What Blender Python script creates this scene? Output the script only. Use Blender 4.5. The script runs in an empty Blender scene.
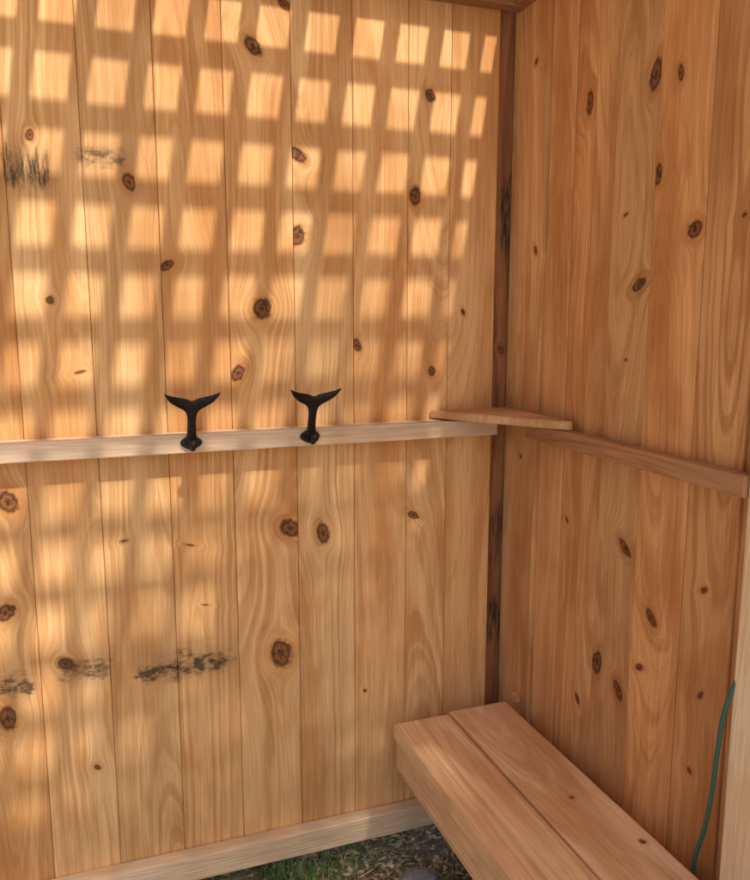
import bpy, bmesh, math, random
from mathutils import Vector, Matrix
random.seed(7)
sc = bpy.context.scene
COL = sc.collection

# ------------------------------------------------------------------ node helper
class NB:
    def __init__(s, name):
        s.mat = bpy.data.materials.new(name); s.mat.use_nodes = True
        s.nt = s.mat.node_tree; s.nt.nodes.clear()
        s.out = s.nt.nodes.new('ShaderNodeOutputMaterial')
        s.bsdf = s.nt.nodes.new('ShaderNodeBsdfPrincipled')
        s.nt.links.new(s.bsdf.outputs[0], s.out.inputs[0])
    def _in(s, sock, v):
        if isinstance(v, bpy.types.NodeSocket): s.nt.links.new(v, sock)
        elif v is not None: sock.default_value = v
    def m(s, op, a, b=None, c=None, clamp=False):
        n = s.nt.nodes.new('ShaderNodeMath'); n.operation = op; n.use_clamp = clamp
        s._in(n.inputs[0], a)
        if b is not None: s._in(n.inputs[1], b)
        if c is not None: s._in(n.inputs[2], c)
        return n.outputs[0]
    def add(s,a,b): return s.m('ADD',a,b)
    def sub(s,a,b): return s.m('SUBTRACT',a,b)
    def mul(s,a,b): return s.m('MULTIPLY',a,b)
    def coord(s):
        tc = s.nt.nodes.new('ShaderNodeTexCoord')
        sp = s.nt.nodes.new('ShaderNodeSeparateXYZ'); s.nt.links.new(tc.outputs['Object'], sp.inputs[0])
        return sp.outputs[0], sp.outputs[1], sp.outputs[2]
    def vec(s,x,y,z):
        n = s.nt.nodes.new('ShaderNodeCombineXYZ')
        for i,v in enumerate((x,y,z)): s._in(n.inputs[i], v)
        return n.outputs[0]
    def noise(s, x,y,z, scale=1, detail=0, rough=.5, dist=0):
        n = s.nt.nodes.new('ShaderNodeTexNoise'); s.nt.links.new(s.vec(x,y,z), n.inputs['Vector'])
        n.inputs['Scale'].default_value = scale; n.inputs['Detail'].default_value = detail
        n.inputs['Roughness'].default_value = rough; n.inputs['Distortion'].default_value = dist
        return n.outputs[0]
    def smooth(s, v, a, b, lo=0., hi=1.):
        n = s.nt.nodes.new('ShaderNodeMapRange'); n.interpolation_type = 'SMOOTHSTEP'
        s._in(n.inputs[0], v)
        n.inputs[1].default_value=a; n.inputs[2].default_value=b; n.inputs[3].default_value=lo; n.inputs[4].default_value=hi
        return n.outputs[0]
    def mix(s, f, a, b, mode='MIX'):
        n = s.nt.nodes.new('ShaderNodeMix'); n.data_type='RGBA'; n.blend_type=mode
        s._in(n.inputs[0], f)
        for i,v in ((6,a),(7,b)):
            if isinstance(v, (tuple,list)): v = (v[0],v[1],v[2],1)
            s._in(n.inputs[i], v)
        return n.outputs[2]
    def ramp(s, f, stops):
        n = s.nt.nodes.new('ShaderNodeValToRGB'); s._in(n.inputs[0], f)
        el = n.color_ramp.elements
        while len(el) < len(stops): el.new(.5)
        for e,(p,c) in zip(el, stops):
            e.position = p; e.color = (c[0],c[1],c[2],1)
        return n.outputs[0]
    def bump(s, h, strength, dist):
        n = s.nt.nodes.new('ShaderNodeBump'); n.inputs['Strength'].default_value=strength
        n.inputs['Distance'].default_value=dist; s._in(n.inputs['Height'], h)
        s.nt.links.new(n.outputs[0], s.bsdf.inputs['Normal'])

# ------------------------------------------------------------------ wood
def wood(name, ua, va, seed, light, dark, knots=(), uc=0., d0=.04, ring=150., contrast=.6,
         rough=.75, stains=(), weather=0., simple=False, wild=False):
    n = NB(name); co = n.coord()
    u, v = co[ua], co[va]; w = co[3-ua-va]
    rs = random.Random(seed); s1 = rs.uniform(0,50)
    wn = n.noise(n.mul(u,4.), n.mul(v,1.3), s1)
    u1 = n.add(u, n.mul(n.sub(wn,.5), .05))
    wob = n.noise(n.mul(u,30.), n.mul(v,13.), s1+3, 1, 1)
    m = None; disp = None
    if knots:
        kn = n.noise(n.mul(u,130.), n.mul(v,100.), s1+7, 1, 1, .6)
        ku_ = n.add(u, n.mul(n.sub(kn,.5), .005))
    for kk in knots:
        ku,kv,R = kk[:3]
        if len(kk)>3: sq, tl = kk[3:5]
        elif wild: sq, tl = rs.uniform(.45,1.5), rs.choice([-1,1])*rs.uniform(.1,.8)
        else: sq, tl = rs.uniform(.55,1.15), rs.uniform(-.5,.5)
        du = n.sub(ku_,ku); dv = n.mul(n.sub(v,kv), sq)
        dus = n.add(du, n.mul(dv, tl))
        r2 = n.add(n.mul(dus,dus), n.mul(dv,dv))
        inv = n.m('DIVIDE', 4.5*R*R, n.add(r2, 1.3*R*R))
        dd = n.mul(n.sub(u,ku), inv)
        disp = dd if disp is None else n.add(disp, dd)
        q = n.m('DIVIDE', n.m('SQRT', r2), R)
        m = q if m is None else n.m('MINIMUM', m, q)
    u2 = u1 if disp is None else n.sub(u1, disp)
    a = n.sub(u2, uc)
    dn = n.noise(n.mul(u,3.), n.mul(v,1.2), s1+9)
    d = n.add(d0, n.mul(n.sub(dn,.5), .20))
    f = n.m('SQRT', n.add(n.mul(a,a), n.mul(d,d)))
    f = n.add(f, n.mul(wob, .005))
    g1 = n.noise(n.mul(f,ring), s1, n.mul(v,.5), 1, 2, .75)
    g = n.smooth(g1, .42, .64)
    fib2 = n.noise(n.mul(u2,230.), n.mul(v,6.), n.mul(w,230.), 1, 2, .85)
    c = n.mix(n.mul(g, contrast), light, dark)
    tone = n.noise(n.mul(u2,11.), n.mul(v,1.3), s1+20, 1, 1, .6)
    c = n.mix(n.smooth(tone,.40,.72,0,.75), c, tuple(x*y for x,y in zip(dark,(.97,.90,.84))))
    k = n.add(.60, n.mul(fib2,.78))
    c = n.mix(1., c, n.vec(k, n.m('POWER',k,1.10), n.m('POWER',k,1.2)), 'MULTIPLY')
    if not simple:
        blot = n.noise(n.mul(u,12.), n.mul(v,4.5), s1+31, 1, 2, .75)
        c = n.mix(n.smooth(blot,.5,.70,0,.46), c, tuple(x*y for x,y in zip(dark,(.90,.78,.66))))
        c = n.mix(n.smooth(blot,.5,.28,0,.3), c, tuple(min(.95,x*y) for x,y in zip(light,(1.06,1.12,1.25))))
    if weather>0:
        c = n.mix(n.smooth(wob,.35,.7,0,weather), c, (.42,.34,.27))
    if m is not None:
        mm = n.add(m, n.mul(n.sub(kn,.5), .6))
        c = n.mix(n.smooth(n.add(mm,n.mul(wob,1.7)), 1.2, 4.0, .62, 0), c, tuple(x*y for x,y in zip(dark,(.86,.66,.45))))
        kc = n.ramp(mm, [(0,(.03,.012,.006)),(.2,(.11,.038,.014)),(.5,(.26,.105,.037)),(.74,(.17,.06,.022)),(.9,(.05,.018,.008))])
        kc = n.mix(n.smooth(kn,.56,.63,0,.85), kc, (.025,.012,.007))
        c = n.mix(n.smooth(mm,.85,1.35,.93,0), c, kc)
    for (x0,x1,y0,y1,st,sd) in stains:
        px = n.sub(1, n.m('ABSOLUTE', n.m('DIVIDE', n.sub(u,(x0+x1)/2), (x1-x0)/2)))
        py = n.sub(1, n.m('ABSOLUTE', n.m('DIVIDE', n.sub(v,(y0+y1)/2), (y1-y0)/2)))
        bx = n.mul(n.smooth(px,0,.6), n.smooth(py,0,1.))
        hor = (x1-x0) > (y1-y0)
        sn = n.noise(n.mul(u,26. if hor else 100.), n.mul(v,42. if hor else 14.), sd, 1, 4, .78)
        sm = n.smooth(n.mul(bx, n.m('POWER', n.mul(sn,1.8), 3.)), .25, 1.05, 0, st)
        c = n.mix(n.mul(bx,.42*st), c, (.17,.095,.05))
        c = n.mix(sm, c, (.03,.023,.018))
    n.nt.links.new(c, n.bsdf.inputs['Base Color'])
    n.bsdf.inputs['Roughness'].default_value = rough
    n.bsdf.inputs['Specular IOR Level'].default_value = .22
    if not simple:
        fb = n.noise(n.mul(u,240.), n.mul(v,12.), n.mul(w,240.))
        n.bump(fb, .6, .001 if weather==0 else .002)
    return n.mat

# ------------------------------------------------------------------ mesh helpers
def new_obj(name, bm, mats, parent=None, smooth=False):
    me = bpy.data.meshes.new(name); bm.to_mesh(me); bm.free()
    ob = bpy.data.objects.new(name, me); COL.objects.link(ob)
    for m in (mats if isinstance(mats,(list,tuple)) else [mats]): me.materials.append(m)
    if smooth:
        for p in me.polygons: p.use_smooth = True
    if parent: ob.parent = parent
    return ob
def empty(name):
    e = bpy.data.objects.new(name, None); COL.objects.link(e); return e
def box_bm(bm, lo, hi, bev=.002, jitter=0):
    vs = [bm.verts.new((x,y,z)) for x in (lo[0],hi[0]) for y in (lo[1],hi[1]) for z in (lo[2],hi[2])]
    idx = [(0,1,3,2),(4,6,7,5),(0,4,5,1),(2,3,7,6),(0,2,6,4),(1,5,7,3)]
    fs = [bm.faces.new([vs[i] for i in q]) for q in idx]
    es = list({e for f in fs for e in f.edges})
    if jitter:
        for v in vs: v.co += Vector([random.uniform(-jitter,jitter) for _ in range(3)])
    if bev: bmesh.ops.bevel(bm, geom=es, offset=bev, segments=2, affect='EDGES', profile=.6)
def box(name, lo, hi, mat, parent=None, bev=.002, jitter=0):
    bm = bmesh.new(); box_bm(bm, lo, hi, bev, jitter)
    bmesh.ops.recalc_face_normals(bm, faces=bm.faces)
    return new_obj(name, bm, mat, parent)

# ------------------------------------------------------------------ palette
LA, DA = (.86,.515,.235), (.62,.305,.112)      # back wall
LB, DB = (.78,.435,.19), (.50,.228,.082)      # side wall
def tint(c, k, r=0): return (min(.93,c[0]*k), min(.92,c[1]*k*(1-r)), min(.9,c[2]*k*(1-2*r)))

# ------------------------------------------------------------------ back wall
back = empty('wooden_back_wall')
seams = [-1.45,-1.33,-1.21,-1.09,-.968,-.847,-.723,-.603,-.478,-.359,-.245,-.154,-.048]
knotsA = [(-.547,1.670,.013),(-.467,1.489,.013),(-.471,1.342,.014),(-.541,1.206,.016),(-.590,1.086,.011),
 (-.771,1.424,.010),(-.712,1.283,.010),(-.200,1.616,.009),(-.230,1.426,.011),(-.494,.775,.019),(-.426,.758,.012,.6,.2),
 (-.518,.515,.019),(-1.001,.870,.015),(-1.019,.668,.014),(-1.028,.467,.013),(-.229,.778,.010,1.3,.5),(-.924,.557,.012),
 (-.926,1.491,.006),(-.489,1.747,.009),(-.352,1.135,.007,.6,.3),(-.870,1.095,.007,2.4,-.6),(-.911,1.220,.006,1.,0.),(-.337,.403,.003),
 (-.666,.637,.004,2.5,.5),(-.81,.78,.005,2.2,-.3),(-.69,.76,.005,2.2,.8),(-.12,1.2,.004),(-.19,1.08,.007),(-.77,.50,.004),(-.88,.34,.005)]
stainsA = [(-.995,-.875,1.375,1.500,.9,1.),(-.875,-.75,1.43,1.50,.7,7.),(-.845,-.575,.462,.575,.88,12.),
           (-.965,-.820,.49,.59,.75,20.),(-1.06,-.965,.48,.575,.85,24.)]
for i in range(len(seams)-1):
    a,b = seams[i], seams[i+1]
    kn = [k for k in knotsA if a-.004 < k[0] < b+.004]
    st = [s for s in stainsA if s[0] < b and s[1] > a]
    t = random.uniform(.86,1.05); r = random.uniform(-.045,.05)
    uc = (a+b)/2 + random.choice([-.05,-.02,.0,.03,.06])
    mt = wood('cedar_board_back_%d'%i, 0, 2, 100+i, tint(LA,t,r), tint(DA,t,r), kn, uc, random.uniform(.02,.05),
              ring=random.uniform(90,160), contrast=random.uniform(.55,.9), stains=st, simple=(i<3))
    off = random.uniform(-.0015,.0012)
    box('board_%d'%i, (a+.0003, off, .09), (b-.0003, .018, 1.87), mt, back, bev=.0026)
    if i: box('tongue_%d'%i, (a-.006,.004,.10),(a+.006,.0125,1.86), mt, back, bev=0)
mrail = wood('weathered_rail_wood', 2, 0, 301, (.88,.68,.49), (.70,.50,.33), [(-.335,.962,.004)], .9, .03, ring=120, contrast=.5, weather=.35, rough=.8)
box('mid_rail', (-1.45,-.040,.945),(-.055,-.0025,.980), mrail, back, bev=.0025, jitter=.0008)
mbot = wood('weathered_sill_wood', 2, 0, 302, (.88,.68,.47), (.70,.50,.31), [], .02, .04, ring=120, contrast=.5, weather=.3, rough=.8)
box('bottom_rail', (-1.45,-.034,.075),(-.05,-.0025,.128), mbot, back, bev=.003, jitter=.0008)
mtop = wood('top_plate_wood', 2, 0, 303, tint(LB,.55), tint(DB,.55), [], 1.8, .04, simple=True)
box('top_plate', (-1.45,-.036,1.787),(-.001,-.0025,1.868), mtop, back, bev=.003)
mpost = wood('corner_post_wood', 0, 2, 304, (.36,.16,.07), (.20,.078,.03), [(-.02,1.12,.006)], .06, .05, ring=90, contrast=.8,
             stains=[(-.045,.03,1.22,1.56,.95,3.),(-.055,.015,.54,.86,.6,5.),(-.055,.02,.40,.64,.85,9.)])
box('corner_post', (-.0475,.016,.0),(.045,.105,1.97), mpost, back, bev=.003)
box('end_post', (-1.54,-.036,.0),(-1.452,.053,1.97), mtop, back, bev=.003)

# ------------------------------------------------------------------ side wall
side = empty('wooden_side_wall')
seamsB = [-.117,-.200,-.260,-.322,-.430,-.547,-.650,-.76,-.88,-1.0,-1.12,-1.24]
YE = -1.24
knotsB = [(-.241,1.564,.009,.5,.1),(-.476,1.552,.006),(-.526,1.321,.013,1.1,.2),(-.437,1.412,.008,.5,.2),(-.403,1.244,.012,1.2,.7),(-.402,.797,.011,.9,-.9),
 (-.339,.560,.012,.6,.2),(-.403,.535,.010,.7,-.6),(-.457,.603,.008,1.3,.5),(-.221,.802,.004),(-.418,1.565,.011,.5,.3),
 (-.619,1.331,.004),(-.593,.786,.005,1.,.6),
 (-.587,.488,.005),(-.379,1.120,.003),(-.36,1.36,.004),
 (-.60,.62,.004,.6,.9),(-.28,.46,.006,.7,-.5),(-.48,.70,.010,.8,-.8)]
for i in range(len(seamsB)-1):
    b,a = seamsB[i], seamsB[i+1]
    kn = [k for k in knotsB if a-.003 < k[0] < b+.003]
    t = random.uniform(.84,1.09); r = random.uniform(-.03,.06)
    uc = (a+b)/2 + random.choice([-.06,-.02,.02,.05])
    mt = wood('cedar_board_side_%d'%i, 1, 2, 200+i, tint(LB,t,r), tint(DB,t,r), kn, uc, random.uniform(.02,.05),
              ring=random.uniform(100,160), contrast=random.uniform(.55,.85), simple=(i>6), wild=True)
    off = random.uniform(-.003,.002)
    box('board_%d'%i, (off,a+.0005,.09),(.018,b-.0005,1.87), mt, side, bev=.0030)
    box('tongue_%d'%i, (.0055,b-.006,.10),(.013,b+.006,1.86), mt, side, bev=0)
mtrim = wood('corner_trim_wood', 1, 2, 330, tint(LB,.96), tint(DB,.93), [(-.076,1.677,.005),(-.094,1.321,.005),(-.06,.9,.004)], -.0, .03, ring=110)
box('corner_trim', (-.010,-.1165,.09),(.018,.010,1.87), mtrim, side, bev=.0025)
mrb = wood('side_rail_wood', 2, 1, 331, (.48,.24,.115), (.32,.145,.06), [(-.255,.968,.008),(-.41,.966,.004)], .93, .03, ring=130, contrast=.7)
box('mid_rail', (-.032,-.684,.950),(-.0045,-.112,.981), mrb, side, bev=.0025, jitter=.0008)
mj = wood('door_jamb_wood', 1, 2, 332, (.93,.74,.48), (.82,.57,.32), [], -.72, .05, ring=100, contrast=.5)
box('door_jamb', (-.026,-.80,.365),(-.0045,-.686,1.785), mj, side, bev=.003)
box('top_plate', (-.036,YE,1.789),(-.0045,-.037,1.869), mtop, side, bev=.003)
box('cleat', (-.024,-.092,.362),(-.0105,-.066,.380), mtrim, side, bev=.002)
box('end_post', (-.02,YE-.09,0),(.068,YE-.002,1.97), mtop, side, bev=.003)

# ------------------------------------------------------------------ shelf in the corner
msh = wood('corner_shelf_wood', 1, 0, 340, (.70,.41,.21), (.50,.26,.115), [], .02, .03, ring=100)
bm = bmesh.new()
pts = [(-.195,-.003),(-.0135,-.003),(-.0135,-.252),(-.022,-.252)]
lo = [bm.verts.new((x,y,.9825)) for x,y in pts]; hi = [bm.verts.new((x,y,.9985)) for x,y in pts]
bm.faces.new(lo); bm.faces.new(hi)
for i in range(4): bm.faces.new((lo[i],lo[(i+1)%4],hi[(i+1)%4],hi[i]))
bmesh.ops.recalc_face_normals(bm, faces=bm.faces)
bmesh.ops.bevel(bm, geom=list(bm.edges), offset=.002, segments=2, affect='EDGES')
new_obj('corner_shelf', bm, msh)

# ------------------------------------------------------------------ bench
bench = empty('wooden_bench')
LC, DC = (.88,.575,.325), (.67,.375,.18)
mb1 = wood('bench_plank_inner', 0, 1, 350, LC, DC, [(-.10,-.42,.004),(-.06,-.56,.005)], -.10, .03, ring=100, contrast=.7, rough=.65)
mb2 = wood('bench_plank_outer', 0, 1, 351, tint(LC,1.04), DC, [(-.27,-.62,.006)], -.21, .03, ring=100, contrast=.7, rough=.65)
mb3 = wood('bench_fascia_wood', 2, 1, 352, tint(LC,.97), tint(DC,.95), [(-.40,.31,.006)], .34, .03, ring=100)
box('seat_plank', (-.173,-1.20,.327),(-.036,-.070,.360), mb1, bench, bev=.004)
box('seat_plank', (-.302,-1.20,.327),(-.177,-.078,.3595), mb2, bench, bev=.004)
box('fascia', (-.298,-1.195,.262),(-.268,-.084,.3265), mb3, bench, bev=.003)
box('end_fascia', (-.267,-.118,.262),(-.04,-.088,.3265), mb3, bench, bev=.003)
box('wall_cleat', (-.066,-1.18,.24),(-.0045,-.125,.3265), mb3, bench, bev=.003)
for y in (-.55,-1.12):
    box('leg', (-.262,y-.04,-.02),(-.20,y+.04,.326), mb3, bench, bev=.003)

# ------------------------------------------------------------------ whale-tail hooks
mi = NB('black_cast_iron'); x,y,z = mi.coord()
nz = mi.noise(x,y,z,260,2,.6)
mi.nt.links.new(mi.mix(mi.smooth(nz,.45,.75), (.012,.010,.009),(.045,.028,.019)), mi.bsdf.inputs['Base Color'])
mi.bsdf.inputs['Metallic'].default_value=.5; mi.bsdf.inputs['Roughness'].default_value=.5
mi.bump(nz,.4,.0008)
def hook(cx, base_z):
    S=.00177
    e = empty('whale_tail_coat_hook'); e.location=(cx,-.0405,base_z)
    cols = [(4.6,4.6,21),(8,4.0,17.5),(12,3.2,15.2),(16,2.4,13.0),(20,1.4,10.2),(24,.2,6.2),(27.6,-1.8,-.4)]
    stem = [(4.6,4.6),(5.0,21),(4.4,29),(4.5,37),(5.2,46),(6.0,54)]
    bm = bmesh.new()
    def P(s,h):
        hh = (62-h)*S
        yy = -.006 - .034*max(0,(hh-.012)/.098)**1.25 - .008*(abs(s)/26)**2
        return bm.verts.new((s*S, yy, hh))
    L=[];R=[];M=[]
    for i,(s,h) in enumerate(stem):
        L.append(P(-s,h)); R.append(P(s,h)); M.append(P(0,h+(3.2 if i==0 else 0)))
    for i in range(len(stem)-1):
        bm.faces.new((L[i],M[i],M[i+1],L[i+1])); bm.faces.new((M[i],R[i],R[i+1],M[i+1]))
    for sg,E in ((-1,L),(1,R)):
        pt,pb = E[0],E[1]
        for (s,t,b) in cols[1:]:
            nt_,nb_ = P(sg*s,t),P(sg*s,b)
            bm.faces.new((pt,nt_,nb_,pb)); pt,pb = nt_,nb_
    bmesh.ops.recalc_face_normals(bm, faces=bm.faces)
    o = new_obj('tail', bm, mi.mat, e, True)
    md=o.modifiers.new('s','SOLIDIFY'); md.thickness=.007; md.offset=0
    md=o.modifiers.new('b','SUBSURF'); md.levels=2; md.render_levels=2
    bm = bmesh.new(); ring=[]
    for k in range(28):
        a=2*math.pi*k/28; rr=.0125+.0075*abs(math.cos(a))**2
        ring.append((rr*math.cos(a), .0165+ .0135*math.sin(a)))
    f0=[bm.verts.new((p[0],0,p[1])) for p in ring]; f1=[bm.verts.new((p[0]*.9,-.005,.0165+(p[1]-.0165)*.9)) for p in ring]
    bm.faces.new(f0); bm.faces.new(f1)
    for k in range(28): bm.faces.new((f0[k],f0[(k+1)%28],f1[(k+1)%28],f1[k]))
    bmesh.ops.recalc_face_normals(bm, faces=bm.faces)
    new_obj('mounting_plate', bm, mi.mat, e)
    cu = bpy.data.curves.new('prong','CURVE'); cu.dimensions='3D'; cu.bevel_depth=.0048; cu.bevel_resolution=4; cu.use_fill_caps=True
    sp = cu.splines.new('BEZIER'); pp=[(0,-.004,.013),(0,-.020,.008),(0,-.034,.016)]
    sp.bezier_points.add(2)
    for bp,p in zip(sp.bezier_points,pp): bp.co=p; bp.handle_left_type=bp.handle_right_type='AUTO'
    cu.materials.append(mi.mat); c=bpy.data.objects.new('prong',cu); COL.objects.link(c); c.parent=e
    bm=bmesh.new(); bmesh.ops.create_uvsphere(bm,u_segments=16,v_segments=10,radius=.0078,matrix=Matrix.Translation((0,-.035,.0185)))
    new_obj('prong_tip',bm,mi.mat,e,True)
    for sx in (-.0145,.0145):
        bm=bmesh.new(); bmesh.ops.create_uvsphere(bm,u_segments=12,v_segments=8,radius=.0042,matrix=Matrix.Translation((sx,-.0048,.0165))@Matrix.Diagonal((1,.55,1,1)))
        new_obj('screw',bm,mi.mat,e,True)
hook(-.686,.948); hook(-.462,.948)

# ------------------------------------------------------------------ lattice roof
mlat = NB('lattice_wood'); x,y,z=mlat.coord(); ln=mlat.noise(x,y,z,40,0)
mlat.nt.links.new(mlat.mix(ln,(.80,.62,.40),(.68,.48,.28)), mlat.bsdf.inputs['Base Color']); mlat.bsdf.inputs['Roughness'].default_value=.7
bm = bmesh.new(); P=.09; W=.032; X0=-.464; Y0=-.294; ZL=1.98
for k in range(-13,7):
    x = X0+P/2+k*P + random.uniform(-.0015,.0015)
    if -1.5 < x < .02: box_bm(bm,(x-W/2,-1.3,ZL+.0005),(x+W/2,.04,ZL+.0075),0)
for k in range(-4,22):
    y = Y0+P/2-k*P + random.uniform(-.0015,.0015)
    if -1.3 < y < .03: box_bm(bm,(-1.5,y-W/2,ZL-.007),(.04,y+W/2,ZL),0)
bmesh.ops.recalc_face_normals(bm, faces=bm.faces)
lat = empty('lattice_roof'); new_obj('lattice_slats', bm, mlat.mat, lat)
box('beam', (-1.50,.002,1.875),(-.005,.04,1.972), mtop, lat)
box('beam', (-.004,YE,1.876),(.036,.04,1.9725), mtop, lat)
box('beam', (-1.54,-1.33,1.877),(-1.502,.05,1.9715), mtop, lat)
box('beam', (-1.50,-1.33,1.878),(-.024,-1.292,1.9725), mtop, lat)
box('end_post', (-1.60,-1.36,0),(-1.542,-1.30,1.9715), mtop, lat)

# ------------------------------------------------------------------ ground
g = NB('soil_and_grass'); x,y,z = g.coord()
n1 = g.noise(x,y,z,1.2,2,.6); n2 = g.noise(x,y,z,60,3,.7)
c = g.ramp(n2, [(.25,(.14,.095,.055)),(.5,(.30,.215,.125)),(.75,(.50,.39,.24))])
c = g.mix(g.smooth(n1,.48,.6), c, g.ramp(n2,[(.3,(.03,.055,.015)),(.7,(.10,.15,.04))]))
g.nt.links.new(c, g.bsdf.inputs['Base Color']); g.bsdf.inputs['Roughness'].default_value=.95
bm = bmesh.new(); bmesh.ops.create_grid(bm,x_segments=60,y_segments=60,size=200)
new_obj('ground', bm, g.mat)
pv = NB('bounce_paving'); x,y,z=pv.coord(); pn=pv.noise(x,y,z,9,1,.6)  # unseen terrace added, kept pale to bounce sunlight onto the walls
pv.nt.links.new(pv.ramp(pn,[(.3,(.68,.62,.53)),(.7,(.78,.73,.64))]), pv.bsdf.inputs['Base Color']); pv.bsdf.inputs['Roughness'].default_value=.9
bm = bmesh.new()
for ix in range(-14,10):
    for iy in range(0,18):
        x0=ix*.6+(.3 if iy%2 else 0); y0=-1.35-iy*.6
        box_bm(bm,(x0+.004,y0-.596,-.03),(x0+.596,y0-.004,.024+random.uniform(-.002,.002)),.005)
bmesh.ops.recalc_face_normals(bm, faces=bm.faces)
new_obj('added_bounce_terrace', bm, pv.mat)

ch = NB('wood_chip'); oi = ch.coord()
cn = ch.noise(*oi,70,0)
ch.nt.links.new(ch.ramp(cn,[(.3,(.26,.16,.08)),(.5,(.62,.44,.24)),(.7,(.86,.70,.44))]), ch.bsdf.inputs['Base Color'])
ch.bsdf.inputs['Roughness'].default_value=.9
bm = bmesh.new()
for i in range(6500):
    x=random.uniform(-1.05,.0); y=random.uniform(-.55,.35)
    if x<-.45 and random.random()<.6: continue
    thin = random.random()<.4
    L=random.uniform(.02,.05) if thin else random.uniform(.006,.022); w=random.uniform(.001,.002) if thin else random.uniform(.003,.008); h=random.uniform(.001,.0025)
    M = Matrix.Translation((x,y,random.uniform(.002,.014)))@Matrix.Rotation(random.uniform(0,6.3),4,'Z')@Matrix.Rotation(random.gauss(0,.2),4,'Y')@Matrix.Rotation(random.gauss(0,.3),4,'X')
    vs=[bm.verts.new(M@Vector((a*L/2*random.uniform(.7,1),b*w/2,c*h/2))) for a in(-1,1) for b in(-1,1) for c in(-1,1)]
    for q in [(0,1,3,2),(4,6,7,5),(0,4,5,1),(2,3,7,6),(0,2,6,4),(1,5,7,3)]: bm.faces.new([vs[k] for k in q])
new_obj('mulch', bm, ch.mat)

gr = NB('grass_blade'); oi = gr.coord(); gn = gr.noise(*oi,30,0)
gr.nt.links.new(gr.ramp(gn,[(.3,(.08,.15,.025)),(.6,(.17,.25,.055)),(.75,(.45,.40,.16))]), gr.bsdf.inputs['Base Color'])
gr.bsdf.inputs['Roughness'].default_value=.6
def blades(name, n, fn):
    bm = bmesh.new()
    for i in range(n):
        x,y = fn(); h=random.uniform(.012,.045); w=random.uniform(.0009,.002); a=random.uniform(0,6.3); l=random.uniform(.3,1.2)*h
        d=Vector((math.cos(a),math.sin(a),0)); s=Vector((-d.y,d.x,0))*w; p=Vector((x,y,0))
        v=[bm.verts.new(p-s),bm.verts.new(p+s),bm.verts.new(p+s*.8+d*l*.35+Vector((0,0,h*.6))),bm.verts.new(p-s*.8+d*l*.35+Vector((0,0,h*.6))),bm.verts.new(p+d*l+Vector((0,0,h)))]
        bm.faces.new(v[:4]); bm.faces.new((v[3],v[2],v[4]))
    new_obj(name,bm,gr.mat)
def gf():
    while True:
        x=random.uniform(-1.0,.0); y=random.uniform(-.35,.4)
        k = 1.6 if x<-.40 else .25
        if math.sin(x*23)*math.sin(y*19+x*7)+.6 > random.uniform(0,1.4)/k*.8: return x,y
blades('grass', 9500, gf)

mr = NB('grey_stone'); x,y,z=mr.coord(); rn=mr.noise(x,y,z,70,3,.6)
mr.nt.links.new(mr.ramp(rn,[(.3,(.16,.155,.15)),(.7,(.38,.37,.35))]), mr.bsdf.inputs['Base Color']); mr.bsdf.inputs['Roughness'].default_value=.85
from mathutils import noise as mn
def stone(c,r,sq):
    bm=bmesh.new(); bmesh.ops.create_icosphere(bm,subdivisions=4,radius=1)
    for v in bm.verts:
        k=1+.22*mn.noise(v.co*1.3+Vector(c)*9)+.05*mn.noise(v.co*4)
        v.co=Vector((v.co.x*r*k,v.co.y*r*.75*k,v.co.z*r*sq*k))+Vector(c)
    new_obj('stone',bm,mr.mat,None,True)
stone((-.262,-.12,.014),.042,.7); stone((-.40,-.20,.004),.02,.6)

# ------------------------------------------------------------------ garden hose
mh = NB('green_hose_rubber'); mh.bsdf.inputs['Base Color'].default_value=(.03,.12,.095,1); mh.bsdf.inputs['Roughness'].default_value=.45
cu=bpy.data.curves.new('garden_hose','CURVE'); cu.dimensions='3D'; cu.bevel_depth=.0034; cu.bevel_resolution=5
pts=[(-.012,-.700,.73),(-.022,-.689,.69),(-.031,-.679,.64),(-.031,-.671,.57),(-.029,-.664,.50),(-.025,-.650,.43),(-.022,-.634,.375),(-.016,-.626,.34),(-.014,-.625,.25)]
sp=cu.splines.new('BEZIER'); sp.bezier_points.add(len(pts)-1)
for bp,p in zip(sp.bezier_points,pts): bp.co=p; bp.handle_left_type=bp.handle_right_type='AUTO'
cu.materials.append(mh.mat); o=bpy.data.objects.new('garden_hose',cu); COL.objects.link(o)

# ------------------------------------------------------------------ unseen tree added behind the viewer to dim the lower wall
tree = empty('added_shade_tree')
mbk = NB('bark'); x,y,z=mbk.coord(); bn=mbk.noise(mbk.mul(x,4.),mbk.mul(y,4.),z,6,2,.6)
mbk.nt.links.new(mbk.ramp(bn,[(.3,(.06,.045,.03)),(.7,(.2,.15,.11))]),mbk.bsdf.inputs['Base Color'])
def limb(p0,p1,r0,r1,name):
    bm=bmesh.new(); d=(p1-p0); L=d.length; q=d.to_track_quat('Z','Y').to_matrix().to_4x4()
    rings=[]
    for j in range(7):
        t=j/6; off=Vector((math.sin(t*5+p0.x*3),math.cos(t*4+p0.z),0))*.05*L*.3*t*(1-t)*4
        r=r0+(r1-r0)*t
        rings.append([bm.verts.new(Matrix.Translation(p0)@q@Vector((r*math.cos(a*math.pi/5)+off.x,r*math.sin(a*math.pi/5)+off.y,t*L))) for a in range(10)])
    for A,B in zip(rings,rings[1:]):
        for k in range(10): bm.faces.new((A[k],A[(k+1)%10],B[(k+1)%10],B[k]))
    new_obj(name,bm,mbk.mat,tree,True)
CC=Vector((.36,-4.2,4.84)); RR=Vector((1.35,1.0,1.0))
base=Vector((.75,-4.4,-.05)); fork=Vector((.6,-4.3,3.7))
limb(base,fork,.13,.08,'trunk'); clumps=[]
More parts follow.
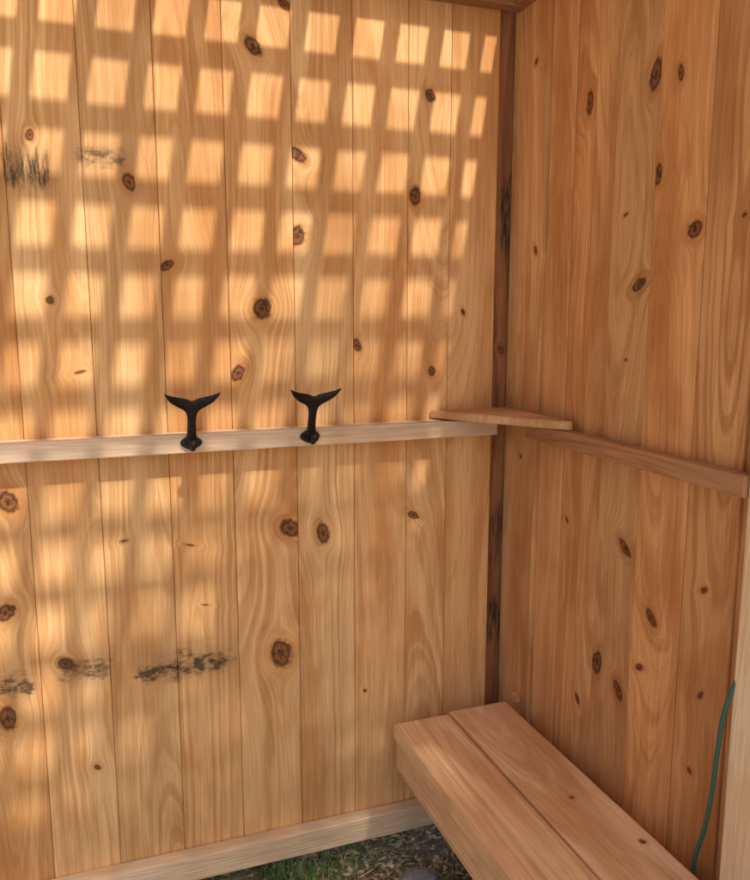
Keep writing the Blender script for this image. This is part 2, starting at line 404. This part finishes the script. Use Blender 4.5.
rt_=random.Random(11)
for i in range(62):
    while True:
        p=Vector([rt_.uniform(-1,1) for _ in range(3)])
        if p.length<1: break
    clumps.append(CC+Vector((p.x*RR.x,p.y*RR.y,p.z*RR.z)))
for i,c in enumerate(clumps):
    if i%6==0: limb(fork,c,.035,.01,'limb_%d'%i)
ml = NB('leaf'); x,y,z=ml.coord(); ln=ml.noise(x,y,z,3,1)
ml.nt.links.new(ml.ramp(ln,[(.3,(.035,.07,.015)),(.7,(.09,.14,.035))]),ml.bsdf.inputs['Base Color']); ml.bsdf.inputs['Roughness'].default_value=.6
bm=bmesh.new()
for c in clumps:
    for j in range(70):
        p=c+Vector([rt_.gauss(0,.16) for _ in range(3)])
        M=Matrix.Translation(p)@Matrix.Rotation(rt_.uniform(0,6.3),4,'Z')@Matrix.Rotation(rt_.gauss(0,.7),4,'X')
        l=rt_.uniform(.035,.06)
        vs=[bm.verts.new(M@Vector(q)) for q in ((0,-l,0),(l*.5,0,.01),(0,l,0),(-l*.5,0,.01))]
        bm.faces.new(vs)
new_obj('leaves',bm,ml.mat,tree)

# ------------------------------------------------------------------ light
sun_from = Vector((.213,-1.0,1.33)).normalized()
sl=bpy.data.lights.new('sun','SUN'); sl.energy=4.8; sl.angle=math.radians(1.1); sl.color=(1,.94,.84)
so=bpy.data.objects.new('sun',sl); COL.objects.link(so); so.rotation_euler=sun_from.to_track_quat('Z','Y').to_euler(); so.location=(2,-6,9)
w=bpy.data.worlds.new('World'); sc.world=w; w.use_nodes=True; nt=w.node_tree
bg=nt.nodes['Background']; sky=nt.nodes.new('ShaderNodeTexSky'); sky.sky_type='NISHITA'; sky.sun_disc=False
sky.sun_elevation=math.asin(sun_from.z); sky.sun_rotation=math.atan2(sun_from.x,sun_from.y)
sky.dust_density=4.0
nt.links.new(sky.outputs[0],bg.inputs[0]); bg.inputs[1].default_value=.15
sc.view_settings.view_transform='Standard'; sc.view_settings.look='None'; sc.view_settings.exposure=0

# ------------------------------------------------------------------ camera
cd=bpy.data.cameras.new('camera'); cd.sensor_fit='HORIZONTAL'; cd.sensor_width=36; cd.lens=794/750*36; cd.clip_start=.02; cd.clip_end=1000
co=bpy.data.objects.new('camera',cd); COL.objects.link(co); co.location=(-.86,-1.50,1.2)
co.rotation_euler=(math.radians(90)-math.atan(128/794),0,-math.radians(20)); sc.camera=co
